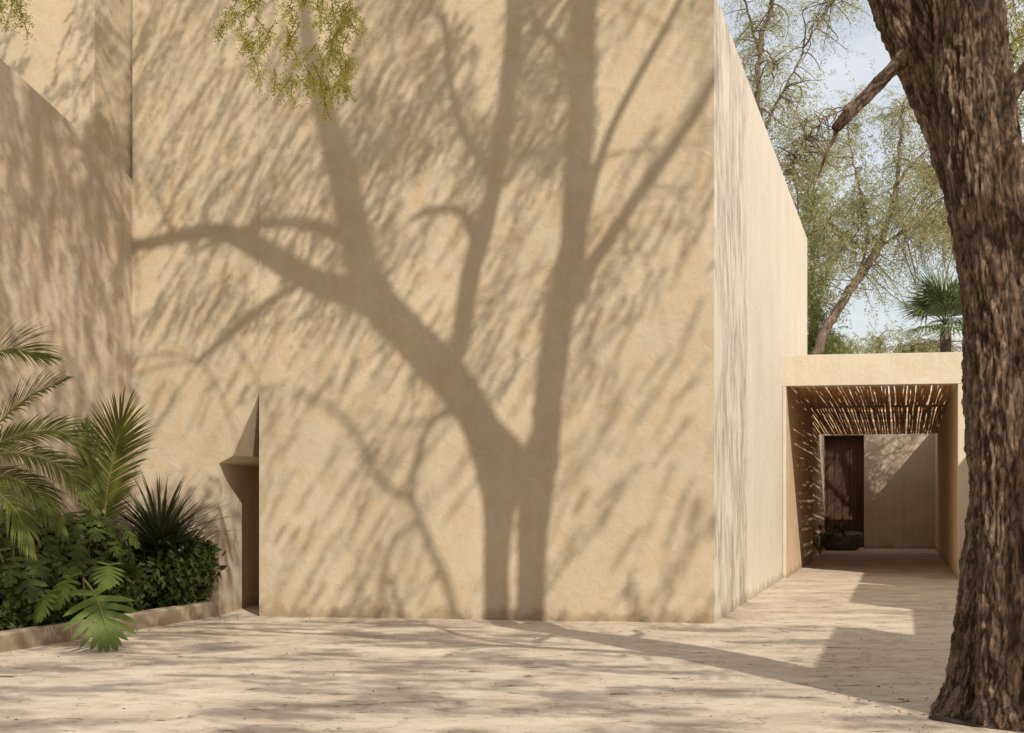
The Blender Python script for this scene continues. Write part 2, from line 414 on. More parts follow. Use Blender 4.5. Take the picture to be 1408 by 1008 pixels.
# ------------------------------------------------------------------ planter
k0, k1 = gp(-60, 908), gp(299, 847.2)
kd = (k1 - k0).normalized(); kn = Vector((kd.y, -kd.x, 0))
kb = MB()
NS = 40
prof = [(0, -.05), (0, .150), (.012, .168), (.10, .172), (.112, .16), (.112, -.05)]
for i in range(NS + 1):
    c = k0 + (k1 - k0) * (i / NS)
    for (w, z) in prof:
        j = noise.noise(Vector((i * .45, w * 20, z * 9))) * .012
        kb.v.append(c - kn * (w + (j if w < .05 else 0)) + V(0, 0, z + (j * .5 if z > 0 else 0)))
for i in range(NS):
    for k in range(len(prof) - 1):
        a = i * len(prof) + k; kb.f.append((a, a + len(prof), a + len(prof) + 1, a + 1))
pk = kb.build('planter_kerb', M['kerb'], smooth=False); tag(pk, 'low rendered kerb edging the planting bed at lower left', 'kerb')
sb = MB(); poly = [k0 - kn * .1, k1 - kn * .1 + kd * .0, K + V(0, -.02, 0) + e * .02, P1 + nrm * .01]
sb.prism([poly[0], poly[1], poly[2], poly[3]], -.02, .10); o = sb.build('planting_soil', M['soil']); tag(o, 'dark soil in the planting bed', kind='structure')

# ------------------------------------------------------------------ portico and passage
PFl = on_line(1076, G0, d)
def PP(a, b, z=0): return PFl + e * a + d * b + V(0, 0, z)
wP = (on_line(1317, PFl, e) - PFl).dot(e)
ZB, ZT = zat(531, PFl.y), zat(488.5, PFl.y)
por = empty('portico', PFl); tag(por, 'square stucco portico with a cane ceiling and deep passage at right', 'building')
BD = 16.3
x1 = wP + 2.2
def pbox(name, a0, a1, b0, b1, z0, z1, m, bw=.008):
    q = MB(); q.prism([PP(a0, b0), PP(a1, b0), PP(a1, b1), PP(a0, b1)], z0, z1); o = q.build(name, m, por); bevel(o, bw); return o
pbox('lintel', -.02, x1, 0, .34, ZB, ZT, M['portal'])
pbox('pier', .004, .060, 0.003, .34, -.05, ZB - .001, M['portal'])
pbox('pier', wP, x1, 0.003, .34, -.05, ZB - .001, M['portal'])
pbox('passage_wall', -.6, .055, .345, 7.6, -.05, ZB + .30, M['passage'])
pbox('passage_wall', -.9, -.16, 7.605, BD + 1.5, -.05, ZB + .30, M['passage'])
pbox('passage_wall', wP + .004, wP + .3, .345, BD - .005, -.05, ZB + .12, M['passage'])
# back wall with the door opening
bl = PP(0, BD); dl = (on_line(1126, bl, e) - PFl - d * BD).dot(e); dr = (on_line(1188, bl, e) - PFl - d * BD).dot(e)
br = wP + .6
pbox('back_wall', dr, br, BD, BD + .8, -.05, 4.3, M['left'])
pbox('back_wall', -.158, dl, BD, BD + .8, -.05, 4.3, M['left'])
pbox('back_wall', dl, dr, BD + .004, BD + .8, zat(600, 40.3), 4.296, M['left'])
dh = zat(600, 40.3)
dmid = BD + .30
dp = pbox('door', dl, dr, BD + .52, BD + .60, 0.01, dh - .004, M['door'])
nb = 6; wd = (dr - dl) / nb
for i in range(nb):
    q = MB(); q.prism([PP(dl + i * wd + .008, BD + .49), PP(dl + (i + 1) * wd - .008, BD + .49), PP(dl + (i + 1) * wd - .008, BD + .518), PP(dl + i * wd + .008, BD + .518)], .02, dh - .03)
    q.build('board', M['door'], dp)
q = MB(); hx = dr - .14
q.tube([PP(hx, BD + .44, 1.0), PP(hx, BD + .44, 1.5)], [.014, .014], 8); q.tube([PP(hx, BD + .44, 1.05), PP(hx, BD + .49, 1.05)], [.009] * 2, 6); q.tube([PP(hx, BD + .44, 1.45), PP(hx, BD + .49, 1.45)], [.009] * 2, 6)
q.build('handle', M['iron'], dp)
# cane ceiling: every pole an object of its own
poleb = []
for vn in range(6):
    q = MB(); r = random.Random(vn); pts = []; rad = []
    n = 26; L = 1.0
    for i in range(n):
        u = i / (n - 1)
        pts.append(V(math.sin(u * 7 + vn) * .005 + noise.noise(V(u * 4, vn * 3, 1)) * .012, u, noise.noise(V(u * 5, vn * 5, 7)) * .012))
        rad.append(.0262 * (1 + .14 * noise.noise(V(u * 9, vn, 2))) * (1.0 if i % 5 else 1.12))
    q.tube(pts, rad, 6); me = bpy.data.meshes.new('cane_pole'); me.from_pydata([tuple(v) for v in q.v], [], q.f); me.materials.append(M['pole'])
    me.polygons.foreach_set('use_smooth', [True] * len(me.polygons)); poleb.append(me)
ang = math.atan2(d.y, d.x) - math.pi / 2
sp = .0535; npole = int((wP - .09) / sp)
for seg_i, (b0, b1) in enumerate([(.36, 6.8), (6.30, 13.9)]):
    for i in range(npole + 1):
        o = bpy.data.objects.new('cane_pole', poleb[(i * 5 + seg_i) % 6]); link(o, por)
        o.matrix_parent_inverse = __import__('mathutils').Matrix.Translation(-Vector(por.location))
        zz = ZB + .075
        o.location = PP((.09 if seg_i == 0 else -.13) + i * sp * (1 if seg_i == 0 else 1.10) + random.uniform(-.012, .012), b0 + random.uniform(-.0, .04), zz + random.uniform(-.006, .006))
        o.rotation_euler = (-.0315 * seg_i + random.uniform(-.0008, .0008), 0, ang + random.uniform(-.0014, .0014)); o.scale = (random.uniform(.85, 1.15), b1 - b0, random.uniform(.85, 1.1))
for b in (1.6, 4.2, 8.6, 11.2, 13.8):
    q = MB(); q.tube([PP(.05, b, ZB + .16 + (-(b - 6.3) * .0315 if b > 7 else 0)), PP(wP + .01, b, ZB + .16 + (-(b - 6.3) * .0315 if b > 7 else 0))], [.035] * 2, 8); q.build('crossbar', M['pole'], por, True)

# stone basin at the door
def basin():
    q = MB(); c = gp(1156, 756.5); n = 36
    rings = [(.62, 0), (.80, .05), (.93, .2), (1.0, .38), (1.0, .44), (.93, .47), (.82, .455), (.70, .35), (.45, .25), (.02, .22)]
    for j, (r, z) in enumerate(rings):
        for k in range(n):
            w = 2 * math.pi * k / n
            rr = r * (1 + .10 * noise.noise(V(math.cos(w) * 1.3, math.sin(w) * 1.3, 5)) + .06 * noise.noise(V(math.cos(w) * 3, math.sin(w) * 3, z * 5)))
            q.v.append(c + e * (math.cos(w) * .60 * rr) + d * (math.sin(w) * .45 * rr) + V(0, 0, z * (1.02 + .10 * math.cos(w - 2)) + .012 * noise.noise(V(math.cos(w) * 5, math.sin(w) * 5, j))))
    for j in range(len(rings) - 1):
        for k in range(n): q.f.append((j * n + k, j * n + (k + 1) % n, (j + 1) * n + (k + 1) % n, (j + 1) * n + k))
    o = q.build('stone_basin', M['basalt'], smooth=True); tag(o, 'rough dark stone basin on the floor before the wooden door', 'basin')
basin()

# notched wall off to the right: it throws the stepped shade onto the paving
B0 = gp(1130, 897); hw = 4.0; kk = hw / math.tan(EL)
W0 = B0 - Vector((-math.sin(AZ), math.cos(AZ), 0)) * kk
def WW(Y): t = (Y - W0.y) / d.y; return W0 + d * t
sh = math.cos(AZ) * kk
nodes_ = [(4.75, 9.3, hw), (9.3, 13.0, 3.05), (13.0, 17.0, hw), (17.0, 17.55, 3.3), (17.55, 23.6, hw)]
cw = MB()
prof = []
for (ya, yb, h_) in nodes_: prof += [(ya, h_), (yb, h_)]
front = [Vector((*WW(prof[0][0])[:2], -.05))] + [Vector((*WW(y)[:2], z)) for y, z in prof] + [Vector((*WW(prof[-1][0])[:2], -.05))]
n = len(front); backp = [p + nrm * .3 for p in front]
cw.add(front + backp, [tuple(range(n)), tuple(range(n, 2 * n))[::-1]] + [(i, n + i, n + (i + 1) % n, (i + 1) % n) for i in range(n)])
o = cw.build('courtyard_wall', M['side']); tag(o, 'long stucco courtyard wall with a notched top closing the right side', 'wall')

# ------------------------------------------------------------------ the big tree
TY = 8.45
def bark_tube(name, ctrl, nseg, nring, amp, parent, m, freq=1.0, seed=0.0, flute=0.0):
    "ctrl rows: x y z r; furrowed skin as real geometry"
    P = crom(ctrl, nring); vs = []; gr = []
    t = Vector(P[1][:3] - P[0][:3]).normalized(); a = (V(1, 0, 0) - t * t.x).normalized()
    s = 0.0
    for i in range(nring):
        p = Vector(P[i][:3]); t2 = Vector(P[min(i + 1, nring - 1)][:3] - P[max(i - 1, 0)][:3]).normalized()
        a = (a - t2 * a.dot(t2)).normalized(); b = t2.cross(a)
        if i: s += (p - Vector(P[i - 1][:3])).length
        r = max(P[i][3], .004)
        for k in range(nseg):
            w = 2 * math.pi * k / nseg; c, sn = math.cos(w), math.sin(w)
            wob = 1 + .06 * noise.noise(V(c * 1.2, sn * 1.2, s * .9 + seed)) + flute * noise.noise(V(c * 1.8, sn * 1.8, s * .25 + seed * 2))
            R = r * wob
            q = V(c * r * 19 * freq + seed, sn * r * 19 * freq, s * 3.4 * freq)
            q += noise.noise_vector(q * .5) * .8 + noise.noise_vector(q * 2.3) * .42
            dd, _ = noise.voronoi(q, distance_metric='DISTANCE')
            ridge = min((dd[1] - dd[0]) * 1.9, 1.0)
            f2 = noise.fractal(V(c * r * 34 + seed, sn * r * 34, s * 13), .7, 2.1, 5)
            R += amp * (ridge - .6) + amp * .95 * f2
            vs.append(p + (a * c + b * sn) * R); gr.append(max(0.0, .95 - ridge * 2.8))
    fs = [(i * nseg + k, i * nseg + (k + 1) % nseg, (i + 1) * nseg + (k + 1) % nseg, (i + 1) * nseg + k) for i in range(nring - 1) for k in range(nseg)]
    o = mesh_obj(name, vs, fs, m, parent, smooth=True)
    at_ = o.data.attributes.new('groove', 'FLOAT', 'POINT'); at_.data.foreach_set('value', gr)
    return o
tree = empty('old_tree', gp(1365, 990)); tag(tree, 'large twin stemmed tree with furrowed brown bark at the right edge', 'tree')
def tp(px, py, r, Y=TY):
    p = at(px, py, Y); return (p.x, p.y, p.z, r * Y / F)
def wallpt(px, py):
    "point on the facade (or its continuation) that a shadow pixel hits"
    return fz(px, py)
def cast(px, py, hw_, Y=None, k=None):
    "tree point whose shadow falls on facade pixel px,py"
    w = wallpt(px, py)
    if k is None: k = (w.y - Y) / S.y
    c = w - S * k
    return (c.x, c.y, c.z, hw_ * w.y / F * .93)
YA, YB = 8.66, 8.30
stemA = [tp(1322, 1010, 56, YA), tp(1327, 975, 40, YA), tp(1336, 935, 34, YA), tp(1350, 860, 35, YA), tp(1367, 760, 41, YA), tp(1380, 680, 45, YA), tp(1379, 600, 50, YA),
         tp(1379, 500, 53, YA), tp(1377, 420, 53, YA), tp(1362, 310, 54, YA), tp(1331, 200, 50, YA), tp(1288, 100, 47, YA), tp(1240, 0, 42, YA), tp(1216, -90, 34, YA),
         cast(681, 870, 17, YA), cast(682, 765, 17, YA), cast(687, 690, 23, YA), cast(688, 645, 32, YA), cast(664, 595, 22, YA), cast(641, 552, 21, YA), cast(606, 508, 22, YA), cast(553, 455, 21, YA), cast(508, 408, 20, YA)]
stemB = [tp(1402, 1025, 84, YB), tp(1400, 985, 64, YB), tp(1398, 930, 56, YB), tp(1396, 860, 53, YB), tp(1396, 700, 52, YB), tp(1391, 500, 55, YB), tp(1373, 350, 52, YB), tp(1352, 200, 50, YB), tp(1340, 100, 48, YB),
         tp(1331, 0, 46, YB), tp(1324, -90, 38, YB), cast(727, 870, 18, YB), cast(731, 765, 19, YB), cast(736, 680, 23, YB), cast(739, 640, 27, YB), cast(749, 600, 19, YB), cast(752, 570, 18, YB), cast(758, 520, 19, YB), cast(766, 450, 19, YB),
         cast(780, 385, 20, YB), cast(788, 320, 18, YB), cast(795, 220, 18, YB), cast(800, 100, 17, YB), cast(803, -60, 15, YB), cast(800, -250, 10, YB)]
bark_tube('stem', stemA, 190, 900, .017, tree, M['bark'], 1.0, 2.0, .07)
bark_tube('stem', stemB, 200, 900, .019, tree, M['bark'], 1.0, 7.7, .07)
limbs = [
    [cast(530, 425, 20, YA), cast(480, 403, 18, 8.9), cast(430, 388, 15, 9.1), cast(380, 358, 14, 9.3), cast(330, 328, 12, 9.5), cast(290, 318, 10, 9.6), cast(240, 326, 9, 9.7), cast(180, 338, 7, 9.9), cast(110, 330, 5, 10)],
    [cast(530, 430, 20, YA), cast(500, 375, 21, 8.5), cast(485, 310, 20, 8.3), cast(470, 240, 19, 8.2), cast(450, 170, 15, 8.1), cast(434, 110, 12, 8.0), cast(420, 40, 10, 7.9), cast(415, -60, 7, 7.8)],
    [cast(487, 345, 12, 8.4), cast(460, 322, 9, 8.3), cast(410, 308, 8, 8.2), cast(360, 310, 7, 8.0), cast(310, 325, 6, 7.9), cast(270, 345, 4, 7.8)],
    [cast(612, 510, 18, YA), cast(632, 470, 14, 8.7), cast(638, 430, 13, 8.8), cast(648, 370, 14, 8.9), cast(664, 320, 13, 9.0), cast(680, 250, 12, 9.1), cast(695, 150, 12, 9.2), cast(704, 60, 11, 9.2), cast(708, -80, 9, 9.2)],
    [cast(655, 345, 8, 8.9), cast(645, 310, 7, 8.8), cast(625, 290, 6, 8.7), cast(590, 292, 5, 8.6), cast(560, 305, 3, 8.5)],
    [cast(680, 245, 8, 9.1), cast(640, 190, 6, 9.2), cast(620, 120, 5, 9.4), cast(610, 20, 4, 9.6)],
    [cast(786, 405, 22, YB), cast(806, 375, 12, 8.3), cast(840, 325, 10, 8.1), cast(880, 265, 9, 7.9), cast(920, 208, 8, 7.7), cast(960, 150, 7, 7.5), cast(990, 92, 6, 7.4), cast(1020, 20, 5, 7.3)],
    [cast(790, 335, 12, YB), cast(803, 300, 8, 8.5), cast(818, 240, 7, 8.7), cast(842, 175, 6, 8.8), cast(878, 105, 6, 8.9), cast(925, 20, 5, 9.0), cast(960, -60, 4, 9.0)],
    [cast(798, 120, 12, YB), cast(784, 85, 7, 8.3), cast(762, 60, 6, 8.2), cast(735, 30, 6, 8.1), cast(715, -30, 5, 8.0)],
    [cast(640, 560, 9, YA), cast(600, 575, 5, 7.6), cast(578, 610, 4, 6.9), cast(566, 680, 4, 6.2), cast(590, 750, 5, 5.6), cast(612, 800, 5, 5.4), cast(626, 850, 5, 5.2)],
    [cast(566, 690, 4, 6.1), cast(520, 660, 4, 5.8), cast(490, 600, 4, 5.6), cast(450, 560, 3, 5.5), cast(400, 540, 3, 5.4)],
    [cast(566, 720, 4, 5.9), cast(535, 760, 4, 5.6), cast(520, 850, 4, 5.3)],
    [(2.98, 8.30, 2.55, .12), (3.30, 7.95, 2.8, .10), (3.55, 7.4, 3.15, .092), (3.66, 6.6, 3.75, .085), (3.16, 6.1, 4.6, .075), (2.2, 6.1, 5.1, .062), (.88, 6.5, 5.5, .05), (-.6, 6.9, 5.9, .03)],
    [(2.6, 6.1, 4.9, .05), (2.1, 6.7, 5.3, .04), (1.9, 7.4, 5.8, .03), (1.5, 8.0, 6.3, .02)],
    [cast(540, 440, 8, 8.6), cast(430, 395, 5, 9.0), cast(380, 410, 5, 9.1), cast(330, 445, 5, 9.2), cast(270, 500, 4, 9.4)],
]
limb_pts = []
for L in limbs:
    if len(L) > 1:
        n = 14 * (len(L) - 1); P = crom(L, n)
        bark_tube('limb', L, 22, n, .006, tree, M['bark'], 1.6, random.random() * 9)
        limb_pts += [p[:3] for p in P[::3]]
for L in (stemA, stemB): limb_pts += [p[:3] for p in crom(L, 200)[130:]]
# the sawn visible limb crossing the sky, with its thin hanging shoot
vl = [tp(1262, 62, 16, 8.6), tp(1232, 90, 10, 8.55), tp(1205, 118, 9.3, 8.5), tp(1178, 146, 8.6, 8.45), tp(1153, 172, 7.6, 8.42), tp(1148, 179, 5, 8.42)]
bark_tube('limb', vl, 36, 90, .006, tree, M['bark'], 1.4, 4.4)
q = MB(); P = crom([tp(1151, 172, 4.0), tp(1147, 190, 3.0), tp(1139, 205, 2.4), tp(1131, 226, 1.8), tp(1124, 246, 1.0)], 30)
q.tube([p[:3] for p in P], [p[3] for p in P], 8); q.build('shoot', M['bark'], tree, True)
rl = [tp(1385, 130, 16), tp(1404, 108, 12), tp(1425, 80, 11), tp(1460, 40, 9), tp(1490, -30, 8)]
bark_tube('limb', rl, 30, 60, .006, tree, M['bark'], 1.4, 1.4)

# ---- foliage ------------------------------------------------------
def sprays(org, dr_, L, nl, ll, lw, droop=.1, spread=.9, jit=.35, twig=0.0):
    "leafy sprays: org,dr_ (N,3), L (N,); returns (N*nl,4,3) leaf diamonds"
    N = len(org)
    dr_ = dr_ / np.linalg.norm(dr_, axis=1, keepdims=True)
    up = RNG.normal(size=(N, 3)); side = np.cross(dr_, up); side /= np.linalg.norm(side, axis=1, keepdims=True)
    t = (np.arange(nl) + .5) / nl
    t = t[None, :] + RNG.uniform(-.5, .5, (N, nl)) / nl
    Lc = np.asarray(L)[:, None, None]
    base = org[:, None, :] + dr_[:, None, :] * t[..., None] * Lc
    base[..., 2] -= droop * (t ** 2) * Lc[..., 0]
    sg = np.where(np.arange(nl) % 2, 1, -1)[None, :, None]
    ld = dr_[:, None, :] * .55 + side[:, None, :] * sg * spread + RNG.normal(size=(N, nl, 3)) * jit
    ld[..., 2] -= .12
    ld /= np.linalg.norm(ld, axis=2, keepdims=True)
    wv = np.cross(ld, RNG.normal(size=(N, nl, 3))); wv /= np.linalg.norm(wv, axis=2, keepdims=True)
    l_ = ll * RNG.uniform(.6, 1.25, (N, nl, 1)) * (1 - .45 * t[..., None] ** 2); w_ = lw * RNG.uniform(.7, 1.2, (N, nl, 1)) * .5
    a = base; c = base + ld * l_; mdp = base + ld * l_ * .45
    q = np.stack([a, mdp + wv * w_, c, mdp - wv * w_], axis=2)
    return q.reshape(-1, 4, 3)
Sn = np.array(S)
def crown_for(points, kmin, kmax, axis, L, nl, ll, lw, reject=True, jit=.25):
    "sprays of the crown that stand between the sun and the given surface points"
    pts = np.asarray(points); N = len(pts)
    lo = np.maximum(kmin, (1.3 + .354 * pts[:, 1] - pts[:, 2]) / (Sn[1] * .354 - Sn[2]) + .55)
    k = lo + RNG.uniform(0, 1, N) * (kmax - kmin)
    o = pts - Sn[None, :] * k[:, None]
    ax = np.asarray(axis)[None, :] + RNG.normal(size=(N, 3)) * jit + Sn[None, :] * RNG.normal(size=(N, 1)) * .5
    Ls = RNG.uniform(L[0], L[1], N)
    q = sprays(o, ax, Ls, nl, ll, lw, .05, .8, .3)
    if reject:
        px, py = proj(q); vis = (q[..., 1] > .3) & (px > -60) & (px < 1470) & (py > -25) & (py < 1040)
        q = q[~vis.any(axis=1)]
    return q, o
def clump(pts, sc, thr, seed):
    v = np.array([noise.noise(Vector((p[0] * sc + seed, p[1] * sc, p[2] * sc * .8))) for p in pts])
    return v > thr
ev = np.array(e)
def facade_points(n, x0, x1, y0, y1):
    px = RNG.uniform(x0, x1, n); py = RNG.uniform(y0, y1, n)
    return np.array([np.array(fz(a, b)) for a, b in zip(px, py)])
diag = -ev * .50 + np.array([0, 0, -.87])        # sprays droop down and to the left
Q = []; OR = []
def add(points, kmin, kmax, axis, L, nl, ll, lw, jit=.25, thr=None, sc=1.2, seed=0):
    if thr is not None: points = points[clump(points, sc, thr, seed)]
    q, o = crown_for(points, kmin, kmax, axis, L, nl, ll, lw, jit=jit); Q.append(q); OR.append(o[::9])
DF = dict(L=(.38, .80), nl=40, ll=.062, lw=.020, jit=.15)
add(facade_points(600, 150, 560, -60, 430), 5.5, 8.5, diag, thr=-.15, sc=.9, **DF)
add(facade_points(280, 150, 560, 380, 860), 8, 12, diag, thr=-.2, sc=.9, **DF)
add(facade_points(680, 500, 830, -60, 210), 6, 9, diag, thr=-.3, **DF)
add(facade_points(340, 500, 830, 150, 520), 7, 10, diag, thr=.0, sc=1.0, **DF)
add(facade_points(230, 780, 1010, -60, 520), 8, 11, diag, thr=-.1, sc=1.0, **DF)
add(facade_points(60, 480, 1010, 470, 860), 10, 14, diag, L=(.6, 1.1), nl=54, ll=.07, lw=.024, jit=.12)
add(facade_points(36, 480, 1010, 380, 860), 12, 15, diag, L=(.6, 1.1), nl=54, ll=.09, lw=.028, jit=.14)
# left wing and garden wall
lp = RNG.uniform(0, 3.2, 760); zp = RNG.uniform(0, 5.8, 760)
gw = np.array([np.array(LP - d * a) for a in lp]); gw[:, 2] = zp
add(gw[gw[:, 2] > 4.0], 6, 9, np.array([-.1, .3, -.95]), thr=-.3, seed=9, **DF)
add(gw, 6, 9, np.array([-.1, .3, -.95]), thr=-.2, seed=9, **DF)
fw = np.array([np.array(TC - e * a) for a in RNG.uniform(-.4, 1.6, 420)]); fw[:, 2] = RNG.uniform(4.8, 7.6, 420)
add(fw, 4.0, 6, diag, thr=.12, sc=1.8, L=(.2, .45), nl=26, ll=.06, lw=.018)
# flank
fp = np.array([np.array(G0 + d * a) for a in RNG.uniform(-.2, 3.0, 480)]); fp[:, 2] = RNG.uniform(0, 7, 480)
add(fp, 6, 9, np.array([.0, .2, -.98]), thr=-.25, seed=2, **DF)
# paving
gq = np.stack([RNG.uniform(-6.5, 3.4, 2200), RNG.uniform(6.5, 16.5, 2200), np.zeros(2200)], 1)
gq = gq[(gq[:, 0] < 2.6 + .1 * gq[:, 1])]
fl_n = np.array([e.y, -e.x, 0.])
if fl_n[1] > 0: fl_n = -fl_n
out_front = lambda p: ((p - np.array(C0)) @ fl_n > .35)
gq = gq[out_front(gq)]
la, lb = np.array([.15, 15.4]), np.array([2.9, 8.3]); ld_ = (lb - la) / np.linalg.norm(lb - la)
gq = gq[np.abs((gq[:, 0] - la[0]) * ld_[1] - (gq[:, 1] - la[1]) * ld_[0]) > .75]
add(gq, 9.5, 13, np.array([.95, .15, -.1]), thr=.02, sc=1.5, seed=3, L=(.35, .8), nl=54, ll=.11, lw=.036)
gq2 = np.stack([RNG.uniform(2.2, 6, 260), RNG.uniform(14.5, 22, 260), np.zeros(260)], 1)
gq2 = gq2[(gq2 - np.array(C0)) @ np.array(nrm) > .25]
add(gq2, 11, 14, np.array([.95, .15, -.1]), thr=.0, sc=1.1, seed=5, L=(.35, .8), nl=38, ll=.09, lw=.026)
# planting and trunk
pq = np.stack([RNG.uniform(-5, -3.6, 420), RNG.uniform(12.5, 16, 420), RNG.uniform(0, 2.2, 420)], 1)
add(pq, 8.5, 11, diag, thr=-.2, **DF)
tq = np.stack([RNG.uniform(2.3, 3.5, 300), RNG.uniform(8.1, 8.5, 300), RNG.uniform(.2, 4.6, 300)], 1)
add(tq, 3.5, 6, diag, thr=.0, sc=1.6, seed=8, L=(.3, .5), nl=34, ll=.06, lw=.02)
cr = quads_obj('crown', np.concatenate(Q), M['mesquite'], tree); cr['kind'] = 'stuff'
# twigs that carry the sprays
LPt = np.array(limb_pts); tw_ = MB(); cnt = 0
ORs = np.concatenate(OR); RNG.shuffle(ORs)
for o_ in ORs[:900]:
    dd = np.linalg.norm(LPt - o_, axis=1); j = int(dd.argmin())
    if dd[j] > 1.7: continue
    a, b = Vector(LPt[j]), Vector(o_); mid = (a + b) / 2 + V(random.uniform(-.3, .3), random.uniform(-.3, .3), random.uniform(.0, .5)) * min(1, dd[j] * .4)
    P = [a * (1 - t) ** 2 + mid * 2 * t * (1 - t) + b * t * t for t in np.linspace(0, 1, 9)]
    px, py = proj(np.array([tuple(p) for p in P])); Ys = np.array([p.y for p in P])
    if ((Ys > .3) & (px > -30) & (px < 1440) & (py > -20) & (py < 1040)).any(): continue
    tw_.tube(P, list(np.linspace(.008 + .003 * min(dd[j], 3), .004, 9)), 5); cnt += 1
t_ = tw_.build('twig', M['bark'], tree, True); t_['kind'] = 'stuff'

# the hanging bough seen against the wall at top left, and a wisp at the corner
hq = []; tb = MB()
def hang(px, py, Y, L, lean, n=26):
    P = []; p = at(px, py, Y); dirv = V(lean, random.uniform(-.2, .2), -.7).normalized()
    for i in range(12):
        P.append(p.copy()); dirv = (dirv + V(random.uniform(-.28, .28), random.uniform(-.2, .2), -.10)).normalized(); p = p + dirv * (L / 12)
    tb.tube(P, list(np.linspace(.0045, .0015, 12)), 4)
    o_, d_ = [], []
    for i in range(1, 12):
        for _ in range(2):
            o_.append(P[i]); d_.append((P[min(i + 1, 11)] - P[i - 1]).normalized() * .5 + Vector([random.uniform(-1, 1) for _ in range(3)]))
    hq.append(sprays(np.array(o_), np.array(d_), np.full(len(o_), .085), 7, .038, .0085, .3, .8, .5))
YH = 10.6
for i in range(95):
    x = random.triangular(285, 512, 440); bot = 150 - abs(x - 430) * .55
    y0 = random.uniform(-60, bot - 25); ln = random.uniform(22, 55)
    if y0 > 20 and random.random() < .35: continue
    hang(x, y0, YH + random.uniform(-.5, .5), ln * YH / F, random.uniform(-1.1, 1.1))
for i in range(14): hang(random.uniform(-30, 40), random.uniform(-60, 0), YH, random.uniform(.15, .4), random.uniform(-.4, .4))
for i in range(10): hang(random.uniform(1395, 1440), random.uniform(-40, 160), 9.5, random.uniform(.15, .4), random.uniform(-.4, .4))
P = crom([(*at(560, -260, 9.6),), (*at(500, -150, 10.2),), (*at(420, -70, YH),), (*at(330, -40, YH),), (*at(280, -50, YH),), (*at(10, -60, YH),)], 40)
tb.tube(P, list(np.linspace(.03, .008, 40)), 7)
hb_ = quads_obj('hanging_leaves', np.concatenate(hq), M['mesquite'], tree); hb_['kind'] = 'stuff'
t_ = tb.build('hanging_twigs', M['bark'], tree, True); t_['kind'] = 'stuff'

# ------------------------------------------------------------------ trees beyond the walls
def far_tree(name, label, base, limbs_, blobs, nspr, leaf, m, seed, ntw=260, fol=(.35, .9), zmin=3.0, group='trees beyond the portico'):
    global RNG
    RNG = np.random.default_rng(seed); rr = random.Random(seed)
    root = empty(name, base); tag(root, label, 'tree', group)
    LP_ = []
    for j, L in enumerate(limbs_):
        q = MB(); P = crom(L, 12 * (len(L) - 1)); P = P + RNG.normal(size=P.shape) * [.02, .02, .02, 0]
        q.tube([p[:3] for p in P], [max(p[3] * (.85 if j == 0 else .65), .01) for p in P], 10); q.build('trunk' if j == 0 else 'limb', M['far_bark'], root, True)
        LP_ += [p[:3] for p in P[len(P) // 4:]]
    LP_ = np.array(LP_)
    o_, dirs = [], []; tw = MB()
    tot = sum(b[6] for b in blobs)
    tips = []
    for (x, y, z, rx, ry, rz, wgt) in blobs:
        nt = int(ntw * wgt / tot)
        for i in range(nt):
            v = Vector((rr.gauss(0, .5), rr.gauss(0, .5), rr.gauss(0, .5)))
            tip = Vector((x + v.x * rx, y + v.y * ry, z + v.z * rz))
            if tip.z < zmin: continue
            dd = np.linalg.norm(LP_ - np.array(tip), axis=1) + np.array([rr.uniform(0, .8) for _ in LP_]); a = Vector(LP_[int(dd.argmin())])
            ln = (tip - a).length; P = []
            wob = [Vector((rr.uniform(-1, 1), rr.uniform(-1, 1), rr.uniform(-.6, 1))) * ln * .12 for _ in range(2)]
            for t in np.linspace(0, 1, 10):
                P.append(a.lerp(tip, t) + wob[0] * math.sin(t * 3.1) + wob[1] * math.sin(t * 6.3) * .6 - V(0, 0, .12 * ln * t * t))
            tw.tube(P, list(np.linspace(.012 + .006 * ln, .006, 10)), 4, caps=False)
            per = max(3, int(nspr / ntw))
            for _ in range(per):
                t = rr.uniform(.3, 1); k = min(8, int(t * 9)); pp = P[k].lerp(P[k + 1], t * 9 - k) if k < 9 else P[9]
                off = Vector((rr.gauss(0, .22), rr.gauss(0, .22), rr.gauss(0, .2)))
                o_.append(pp + off * .6); dirs.append((P[k + 1] - P[k]).normalized() * .8 + Vector((rr.gauss(0, .6), rr.gauss(0, .6), rr.gauss(-.25, .5))))
    tw.build('twigs', M['far_bark'], root, True)['kind'] = 'stuff'
    q = sprays(np.array(o_), np.array(dirs), RNG.uniform(fol[0], fol[1], len(o_)), leaf[0], leaf[1], leaf[2], .25, .8, .45)
    c = quads_obj('crown', q, m, root); c['kind'] = 'stuff'
    return root
def ap(px, py, Y, r): p = at(px, py, Y); return (p.x, p.y, p.z, r * Y / F)
def bp(px, py, Y, rx, rz, wgt, ry=2.0):
    p = at(px, py, Y); s = Y / F; return (p.x, p.y, p.z, rx * s, ry, rz * s, wgt)
Yt = 46.
